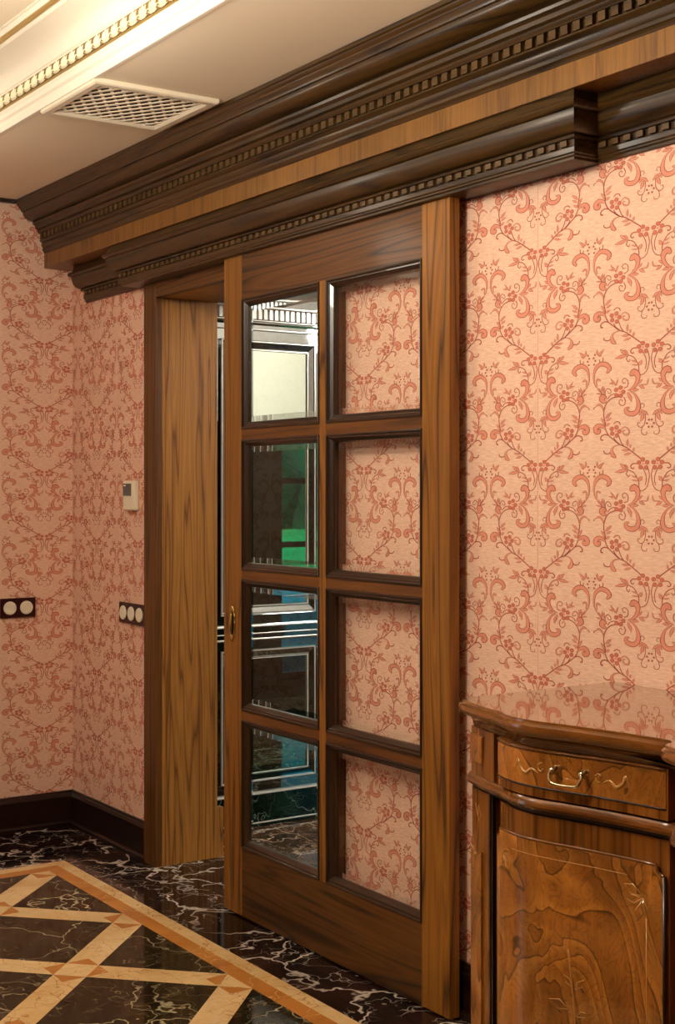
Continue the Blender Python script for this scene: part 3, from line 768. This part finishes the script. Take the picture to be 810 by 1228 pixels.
for k in range(5):
    ya, yb2 = 0.440 + k * 0.50, 0.905 + k * 0.50
    rect_ring('panel_frame', ya, yb2, 0.884, 2.028, FR, M['lacquer'], pw)
    rect_ring('panel_frame', ya, yb2, 0.187, 0.741, FR, M['lacquer'], pw)
    MB().box(PXW, PXW + 0.003, ya + 0.042, yb2 - 0.042, 0.926, 1.986).build('panel_mirror', M['mirror'], pw)
    MB().box(PXW, PXW + 0.003, ya + 0.042, yb2 - 0.042, 0.229, 0.699).build('panel_mirror', M['mirror2'], pw)
    for (za, zb) in ((0.884, 2.028), (0.187, 0.741)):
        for q, x in ((0.003, 0.0155), (0.036, 0.0100)):
            rect_ring('bead', ya + q, yb2 - q, za + q, zb - q, [(0.0, x - 0.002), (0.0, x + 0.0015), (0.004, x + 0.0015), (0.004, x - 0.002)], M['bead'], pw)  # bright lines stand in for highlights along the frame edges
for z, h in ((0.835, 0.007), (0.806, 0.004), (0.782, 0.006)): bandy('chair_rail_bead', z, z + h, 0.026, M['bead'])
bandy('chair_rail', 0.776, 0.846, 0.020, M['lacquer'])
bandy('marble_skirting', 0.0, 0.134, 0.014, M['gmarble'])
bandy('skirting_bead', 0.134, 0.142, 0.020, M['bead']); bandy('skirting_bead', 0.013, 0.019, 0.018, M['bead'])
bandy('frieze_rail', 2.072, 2.078, 0.016, M['bead']); bandy('crown_bead', 2.098, 2.106, 0.030, M['lacquer'])
bandy('crown_bead', 2.105, 2.110, 0.045, M['bead']); bandy('crown_back', 2.110, 2.156, 0.040, M['lacquer']); bandy('crown_bead', 2.156, 2.166, 0.075, M['bead'])
pdm = MB().box(0, 0.018, 0, 0.0155, 0, 0.042).mesh('dentil', M['bead'])
for i in range(60): link('dentil', pdm, pw, (PXW + 0.040, 0.25 + i * 0.0265, 2.112))
# beam across the passage with its own dentils
bm_ = struct('trim_9', MB().box(PXW + 0.001, 3.499, 0.60, 0.78, 2.185, 2.699), M['cream2'], 'cream beam with a dentil edge across the passage ceiling', 'beam')
pdm2 = MB().box(0, 0.0155, -0.016, 0, 0, 0.020).mesh('dentil', M['bead'])
for i in range(44): link('dentil', pdm2, bm_, (PXW + 0.06 + i * 0.027, 0.60, 2.186))
RX = 3.50
struct('floor_passage', MB().box(PXW, RX, 0.2355, 5.0, -0.06, -0.0005), M['pmarble'], 'brown veined marble floor of the passage behind the door', 'floor')
struct('ceiling_passage', MB().box(PXW, RX, 0.2355, 5.0, 2.70, 2.8), M['cream2'], 'cream ceiling of the passage', 'ceiling')
struct('wall_passage_far', MB().box(PXW - 0.2, RX + 0.2, 5.0, 5.2, 0, 2.8), M['cream2'], 'cream end wall of the passage', 'wall')
wr = MB(); WY0, WY1, WZ0, WZ1 = 2.60, 4.3, 0.12, 1.86
wr.box(RX, RX + 0.15, 0.2355, 5.0, WZ1, 2.8)
struct('wall_passage_right', wr, M['cream2'], 'cream upper wall of the passage above its window', 'wall')
w2 = MB(); w2.box(RX, RX + 0.15, 0.2355, WY0, 0, WZ1); w2.box(RX, RX + 0.15, WY1, 5.0, 0, WZ1); w2.box(RX, RX + 0.15, WY0, WY1, 0, WZ0)
struct('wall_passage_dado', w2, M['wood2'], 'dark wood lower wall of the passage around its window', 'wall')
win = empty('window_1'); tag(win, 'dark framed garden window of the passage', 'window', kind='structure')
for z in (1.47, 1.035, 0.143): MB().box(RX + 0.04, RX + 0.10, WY0, WY1, z - 0.02, z + 0.02).build('muntin', M['wood2'], win)
for y in (WY0 + 0.02, 3.45, WY1 - 0.02): MB().box(RX + 0.04, RX + 0.10, y - 0.02, y + 0.02, WZ0, WZ1).build('muntin', M['wood2'], win)
MB().box(RX + 0.068, RX + 0.072, WY0, WY1, WZ0, WZ1).build('window_pane', M['tealglass'], win)
struct('sun_block_slab', MB().box(-0.4, XR + 0.4, YF - 0.4, 5.2, 2.83, 2.95), M['cream2'], 'flat unseen slab added over both rooms to keep sunlight out', 'sun_block_slab')  # added out of view to stop sun leaking through the ceiling seams
# the garden outside
def gmat(name, c1, c2, s, rough=0.9):
    m = NT(name); c = m.coords((s, s, s), False); n = m.n('TexNoise', Scale=1.0, Detail=5.0); m.l(c, n.inputs['Vector'])
    m.l(m.ramp(n.outputs['Fac'], [(0.35, c1), (0.65, c2)]), m.b.inputs['Base Color']); m.b.inputs['Roughness'].default_value = rough; return m.mat
struct('terrace', MB().box(RX + 0.15, 5.9, 0.5, 60, -0.1, -0.01), gmat('terrace_stone', rgb(40, 90, 96), rgb(56, 110, 116), 2.0), 'teal stone terrace outside the passage window', 'terrace')
tag(MB().box(5.9, 13.2, 0.5, 60, -0.1, -0.02).build('pool_water', gmat('pool_blue', rgb(10, 120, 170), rgb(20, 140, 190), 1.0, 0.15)), 'bright blue pool water beyond the terrace', 'pool', kind='structure')
tag(MB().box(13.2, 60, 0.5, 60, -0.1, -0.01).build('lawn', gmat('lawn_green', rgb(14, 130, 70), rgb(26, 150, 80), 0.6)), 'green lawn beyond the pool', 'lawn', kind='structure')
hg = MB(); nseg = 40
hr = []
for i in range(nseg + 1):
    y = 2 + i * 58 / nseg; x = 38 + 1.5 * math.sin(i * 1.7); h = 5.5 + 1.4 * math.sin(i * 2.3) + 0.8 * math.sin(i * 5.1)
    hr.append([(x, y, -0.05), (x - 0.8, y, h * 0.4), (x - 0.3, y, h * 0.8), (x + 1.0, y, h), (x + 3, y, h * 0.8), (x + 3.5, y, -0.05)])
hg.loft(hr)
tag(hg.build('hedge', gmat('hedge_green', rgb(12, 52, 38), rgb(24, 84, 58), 1.2)), 'tall dark green hedge at the end of the lawn', 'hedge', kind='stuff')

# ------------------------------------------------------------------ sideboard
sb = empty('sideboard', (0, 0, 0)); tag(sb, 'glossy burl walnut sideboard with a bowed front standing against the wallpaper', 'sideboard')
XC = 4.10
def mir(pts): return pts + [(2 * XC - x, y) for x, y in reversed(pts)]
TOPH = [(3.142, -0.003), (3.142, -0.440), (3.150, -0.466), (3.172, -0.482), (3.215, -0.497), (3.261, -0.511), (3.308, -0.521), (3.338, -0.526), (3.373, -0.540), (3.400, -0.547), (3.435, -0.550), (3.479, -0.544), (3.527, -0.529), (3.593, -0.513), (3.652, -0.501), (3.727, -0.489),
        (3.762, -0.486), (3.770, -0.492), (3.772, -0.505), (3.780, -0.521), (3.796, -0.532), (3.820, -0.541), (3.88, -0.558), (3.98, -0.574)]
TOP = mir(TOPH)
def offset_in(pts, d):          # move an open plan line to its left-hand inside by d (ends stay on the wall)
    out = []; n = len(pts)
    for i in range(n):
        a = Vector(pts[max(i - 1, 0)]); b = Vector(pts[min(i + 1, n - 1)]); t = (b - a).normalized()
        nn = Vector((-t.y, t.x)); p = Vector(pts[i]) + nn * d
        if i in (0, n - 1): p.y = pts[i][1]
        out.append((p.x, p.y))
    return out
def sweep_plan(name, pts, prof, mat, parent, back=-0.003, lid=True):
    mb = MB(); rg = []
    for q, z in prof: rg.append([(x, y, z) for x, y in offset_in(pts, q)])
    n = len(pts)
    mb.loft(rg, closed=True, cap=False)
    if lid: mb.face(rg[0][::-1]); mb.face(rg[-1])
    return mb.build(name, mat, parent, 'auto')
ZT = 0.953
prof = [(0.020, ZT - 0.030), (0.008, ZT - 0.029), (0.002, ZT - 0.024), (0.0, ZT - 0.017), (0.002, ZT - 0.010), (0.007, ZT - 0.006), (0.009, ZT - 0.005), (0.010, ZT - 0.001), (0.012, ZT)]
sweep_plan('top', TOP, prof, [M['cab_x']], sb, lid=False)
tb = MB(); tb.face([(x, y, ZT) for x, y in offset_in(TOP, 0.012)]); tb.face([(x, y, ZT - 0.030) for x, y in offset_in(TOP, 0.020)][::-1])
tb.build('top_surface', M['top'], sb, fix=False)
sweep_plan('cavetto', TOP, [(0.034, ZT - 0.056), (0.032, ZT - 0.050), (0.031, ZT - 0.044), (0.026, ZT - 0.037), (0.021, ZT - 0.034), (0.020, ZT - 0.0305)], M['cab_x'], sb)
BODY = offset_in(TOP, 0.058)
BODY[0] = (BODY[0][0], -0.034); BODY[-1] = (BODY[-1][0], -0.034)
cbm = MB(); cbm.loft([[(x, y, z) for x, y in BODY] for z in (0.055, ZT - 0.045)]); cbm.build('carcass', M['cab'], sb)
PL = offset_in(TOP, 0.030); PL[0] = (PL[0][0], -0.034); PL[-1] = (PL[-1][0], -0.034)
pb_ = MB(); pb_.loft([[(x, y, z) for x, y in PL] for z in (0.0, 0.055)]); pb_.build('plinth', M['cab_x'], sb, bevel=0.004)
# waist moulding
ZW = 0.785
WPTS = TOP
def strip_plan(name, pts, prof, mat):
    mb = MB(); rg = [[(x, y, z) for x, y in offset_in(pts, q)] for q, z in prof]
    mb.loft(rg + [rg[0]], closed=False, cap=False)
    o = mb.build(name, mat, sb, 'auto'); return o
TRIMP = TOP[1:-1]
strip_plan('waist_moulding', TRIMP, [(0.060, ZW - 0.011), (0.024, ZW - 0.010), (0.018, ZW - 0.007), (0.0155, ZW - 0.001), (0.017, ZW + 0.005), (0.022, ZW + 0.008), (0.024, ZW + 0.010), (0.026, ZW + 0.0125), (0.060, ZW + 0.014)], M['cab_x'])
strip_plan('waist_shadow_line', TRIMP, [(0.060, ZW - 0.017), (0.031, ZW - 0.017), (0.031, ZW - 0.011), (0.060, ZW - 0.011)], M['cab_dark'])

class Curve:
    def __init__(s, pts):
        s.p = smooth_path([Vector(p) for p in pts], 6); s.s = [0.0]
        for i in range(1, len(s.p)): s.s.append(s.s[-1] + (s.p[i] - s.p[i - 1]).length)
        s.L = s.s[-1]
    def at(s, d, off=0.0):      # point at arc length d, pushed outward by off
        d = min(max(d, 0), s.L); i = 0
        while i < len(s.s) - 2 and s.s[i + 1] < d: i += 1
        t = (d - s.s[i]) / max(s.s[i + 1] - s.s[i], 1e-9)
        a, b = s.p[i], s.p[i + 1]; p = a.lerp(b, t)
        a2, b2 = s.p[max(i - 1, 0)], s.p[min(i + 2, len(s.p) - 1)]
        tg = (b2 - a2).normalized(); nn = Vector((tg.y, -tg.x))
        return p + nn * off
def slab(name, cv, s0, s1, zb, zt, o0, o1, mat, parent, n=14, xs=None, chamfer=0.0):
    zbf = zb if callable(zb) else (lambda s: zb); ztf = zt if callable(zt) else (lambda s: zt)
    ss = xs or [s0 + (s1 - s0) * i / n for i in range(n + 1)]
    rg = []
    for d in ss:
        a = cv.at(d, o0); b = cv.at(d, o1); z0, z1 = zbf(d), ztf(d)
        rg.append([(a.x, a.y, z0), (b.x, b.y, z0 + chamfer), (b.x, b.y, z1 - chamfer), (a.x, a.y, z1)])
    mb = MB(); mb.loft(rg)
    return mb.build(name, mat, parent, 'auto')
def on_curve(cv, s, z, off): p = cv.at(s, off); return (p.x, p.y, z)
def line_on(name, cv, pts, r, mat, parent, off=0.001):
    q = [on_curve(cv, a, z, off) for a, z in pts]
    return MB().tube(q, r, 6).build(name, mat, parent, True)
def flip(pts): return [(2 * XC - x, y) for x, y in reversed(pts)]
BAYP = [(3.314, -0.484), (3.334, -0.497), (3.364, -0.508), (3.400, -0.514), (3.437, -0.514), (3.475, -0.508), (3.520, -0.495), (3.583, -0.478), (3.645, -0.464), (3.720, -0.452), (3.748, -0.449)]
PILP = [(3.181, -0.443), (3.210, -0.454), (3.250, -0.466), (3.290, -0.474)]
CENP = [(3.835, -0.495), (3.89, -0.508), (3.98, -0.522), (4.10, -0.526), (4.22, -0.522), (4.31, -0.508), (4.365, -0.495)]
ZD0, ZD1 = ZW + 0.016, ZT - 0.057
def spiral_pts(cx, cz, r0, r1, a0, a1, n=14):
    return [(cx + (r0 + (r1 - r0) * i / n) * math.cos(a0 + (a1 - a0) * i / n), cz + (r0 + (r1 - r0) * i / n) * math.sin(a0 + (a1 - a0) * i / n)) for i in range(n + 1)]
def bay(pts, flipd=False, centre=False):
    cv = Curve(flip(pts) if flipd else pts); L = cv.L
    dr = empty('drawer'); dr.parent = sb
    slab('drawer_front', cv, 0.006, L - 0.006, ZD0, ZD1, -0.012, 0.009, M['cab'], dr, 20)
    slab('burl_panel', cv, 0.018, L - 0.010, ZD0 + 0.022, ZD1 - 0.008, 0.004, 0.0105, M['burl'], dr, 20)
    line_on('cock_bead', cv, [(0.010 + (L - 0.02) * i / 20, ZD1 - 0.003) for i in range(21)], 0.0022, M['cab_x'], dr, 0.010)
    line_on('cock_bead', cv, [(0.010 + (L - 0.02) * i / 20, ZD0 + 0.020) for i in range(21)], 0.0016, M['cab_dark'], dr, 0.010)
    mid = L * 0.505; zh = ZD0 + 0.060
    for sg in (-1, 1):
        c0 = mid + sg * 0.092
        sp = spiral_pts(c0 - sg * 0.028, zh - 0.002, 0.003, 0.011, 0, sg * 5.0, 12)
        tail = smooth_path([(c0 - sg * 0.020, zh - 0.012), (c0 - sg * 0.004, zh - 0.006), (c0 + sg * 0.010, zh - 0.016), (c0 + sg * 0.026, zh - 0.006), (c0 + sg * 0.030, zh + 0.008), (c0 + sg * 0.040, zh - 0.012)], 3)
        line_on('inlay_scroll', cv, sp, 0.0022, M['inlay'], dr, 0.0098)
        line_on('inlay_scroll', cv, [tuple(p) for p in tail], [0.0016 + 0.0026 * math.sin(math.pi * i / (len(tail) - 1)) for i in range(len(tail))], M['inlay'], dr, 0.0092)
    hb = empty('handle'); hb.parent = dr
    hs = 0.033
    for sg in (-1, 1):
        a = cv.at(mid + sg * hs, 0.010); b = cv.at(mid + sg * hs, 0.026)
        ax, ay = b.x - a.x, b.y - a.y
        pts3 = [(a.x + ax * t, a.y + ay * t, zh) for t in (0, 0.1, 0.3, 0.6, 0.8, 1.0, 1.15)]
        MB().tube(pts3, [0.0090, 0.0090, 0.0050, 0.0045, 0.0072, 0.0072, 0.003], 12).build('handle_post', M['silver'], hb, True)
    bl = []
    for t, dz, of in ((-1, 0.001, 0.026), (-1.08, -0.006, 0.029), (-1.02, -0.014, 0.032), (-0.86, -0.021, 0.034), (-0.5, -0.023, 0.035), (0, -0.0235, 0.035), (0.5, -0.023, 0.035), (0.86, -0.021, 0.034), (1.02, -0.014, 0.032), (1.08, -0.006, 0.029), (1, 0.001, 0.026)):
        bl.append(on_curve(cv, mid + t * hs, zh + dz, of))
    MB().tube([tuple(p) for p in smooth_path(bl, 3)], 0.0032, 8).build('handle_bail', M['silver'], hb, True)
    # door leaf with a raised burl panel, scooped upper corners
    dl = empty('cabinet_door'); dl.parent = sb
    zb, zt = 0.075, ZW - 0.020
    slab('door_leaf', cv, 0.004, L - 0.006, zb, zt, -0.012, 0.004, M['cab'], dl, 20)
    s0, s1 = 0.020, L - 0.014; pz0, pz1 = 0.13, ZW - 0.068; rc = 0.018
    xs_ = [s0 + rc * k / 6 for k in range(7)] + [s0 + rc + (s1 - s0 - 2 * rc) * k / 12 for k in range(1, 12)] + [s1 - rc + rc * k / 6 for k in range(7)]
    def ztop(s):
        e = min(s - s0, s1 - s)
        return pz1 - (math.sqrt(max(rc * rc - e * e, 0.0)) if e < rc else 0.0)
    slab('burl_panel', cv, s0, s1, pz0, ztop, 0.002, 0.0125, M['burl'], dl, xs=xs_)
    edge = [(s, ztop(s)) for s in xs_]
    line_on('panel_bead', cv, edge, 0.0034, M['cab_x'], dl, 0.0105)
    line_on('panel_bead', cv, [(s0, pz0), (s0, ztop(s0))], 0.0034, M['cab_x'], dl, 0.0105)
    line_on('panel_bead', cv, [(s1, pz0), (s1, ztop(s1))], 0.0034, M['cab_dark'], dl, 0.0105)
    i0, i1, iz = s0 + 0.045, s1 - 0.050, pz1 - 0.042
    line_on('inlay_line', cv, [(i0 + (i1 - i0 - 0.05) * k / 12 + 0.02, iz + 0.012) for k in range(13)], 0.0009, M['inlay'], dl, 0.0122)
    line_on('inlay_line', cv, [(i1 + 0.012, pz0 + 0.05), (i1 + 0.012, iz - 0.06)], 0.0009, M['inlay'], dl, 0.0122)
    line_on('inlay_line', cv, [(s0 + 0.014, pz0 + 0.05), (s0 + 0.014, iz - 0.03)], 0.0009, M['inlay'], dl, 0.0122)
    # corner sprays and the central spray of pale marquetry
    for cx, cz, sg, k_ in ((i0 - 0.012, iz - 0.004, 1, 0.8), (i1 + 0.004, iz - 0.020, -1, 1.25)):
        for (dx, dz, ang, ln) in ((0.0, 0.0, 0.35, 0.034), (0.0, -0.004, -0.25, 0.030), (0.0, -0.008, -1.25, 0.034), (0.0, -0.004, -1.7, 0.026)):
            ex, ez = math.cos(ang) * ln * sg * k_, math.sin(ang) * ln * k_
            tri = [(cx + dx, cz + dz), (cx + dx + ex * 0.55 - ez * 0.22, cz + dz + ez * 0.55 + ex * 0.22), (cx + dx + ex, cz + dz + ez), (cx + dx + ex * 0.6 + ez * 0.2, cz + dz + ez * 0.6 - ex * 0.2), (cx + dx, cz + dz)]
            line_on('inlay_leaf', cv, tri, 0.0013, M['inlay'], dl, 0.0120)
    mx = s0 + (s1 - s0) * 0.52
    line_on('inlay_stem', cv, [tuple(p) for p in smooth_path([(mx, pz0 + 0.05), (mx - 0.006, 0.28), (mx + 0.004, 0.36), (mx - 0.002, 0.44), (mx - 0.012, 0.52)], 4)], 0.0022, M['inlay'], dl, 0.0117)
    for (dx, zz, ang, ln) in ((0.004, 0.445, 0.9, 0.030), (-0.004, 0.450, 2.3, 0.026), (-0.010, 0.405, 2.9, 0.045), (0.006, 0.395, 0.4, 0.028), (-0.02, 0.360, 3.6, 0.03), (0.012, 0.345, -0.3, 0.035), (-0.03, 0.33, 2.6, 0.03), (0.02, 0.315, 0.6, 0.03)):
        ex, ez = math.cos(ang) * ln, math.sin(ang) * ln
        tri = [(mx + dx, zz), (mx + dx + ex * 0.5 - ez * 0.22, zz + ez * 0.5 + ex * 0.22), (mx + dx + ex, zz + ez), (mx + dx + ex * 0.55 + ez * 0.2, zz + ez * 0.55 - ex * 0.2), (mx + dx, zz)]
        line_on('inlay_leaf', cv, tri, 0.0016, M['inlay'], dl, 0.0118)
    for (dx, zz) in ((0.016, 0.452), (-0.006, 0.436), (-0.035, 0.402), (0.004, 0.386), (-0.03, 0.372), (0.03, 0.36)):
        line_on('inlay_berry', cv, [(mx + dx, zz), (mx + dx + 0.006, zz - 0.008)], 0.003, M['black'], dl, 0.0102)
def pilaster(pts, flipd=False):
    cv = Curve(flip(pts) if flipd else pts); L = cv.L
    pl = empty('pilaster'); pl.parent = sb
    slab('upper_block', cv, 0.0, L, ZD0 - 0.004, ZD1 + 0.001, -0.012, 0.010, M['cab'], pl, 8)
    fl = (lambda s: L - s) if flipd else (lambda s: s)
    def rng(a, b): return (min(fl(a), fl(b)), max(fl(a), fl(b)))
    a, b = rng(0.004, L * 0.60)
    slab('burl_tablet', cv, a, b, ZD0 + 0.022, ZD1 - 0.012, 0.006, 0.0145, M['burl'], pl, 6, chamfer=0.003)
    slab('shaft', cv, 0.0, L, 0.06, ZW - 0.018, -0.012, 0.008, M['cab'], pl, 8)
    a, b = rng(0.004, L * 0.55)
    arch = lambda s: 0.640 - 0.012 * math.sin(math.pi * (s - a) / (b - a))
    slab('burl_tablet', cv, a, b, 0.10, arch, 0.004, 0.0125, M['burl'], pl, 10, chamfer=0.002)
    for k in range(2):
        a, b = rng(L * 0.86 + k * 0.012, L * 0.86 + 0.006 + k * 0.012)
        slab('reed', cv, a, b, 0.06, ZW - 0.018, 0.004, 0.013, M['cab_dark'], pl, 2)
    tri = [(fl(0.022), 0.735), (fl(0.040), 0.70), (fl(0.052), 0.715), (fl(0.040), 0.735), (fl(0.036), 0.700), (fl(0.030), 0.660)]
    line_on('inlay_leaf', cv, tri, 0.0012, M['inlay'], pl, 0.0077)
bay(BAYP); bay(BAYP, True); bay(CENP, centre=True)
pilaster(PILP); pilaster(PILP, True)
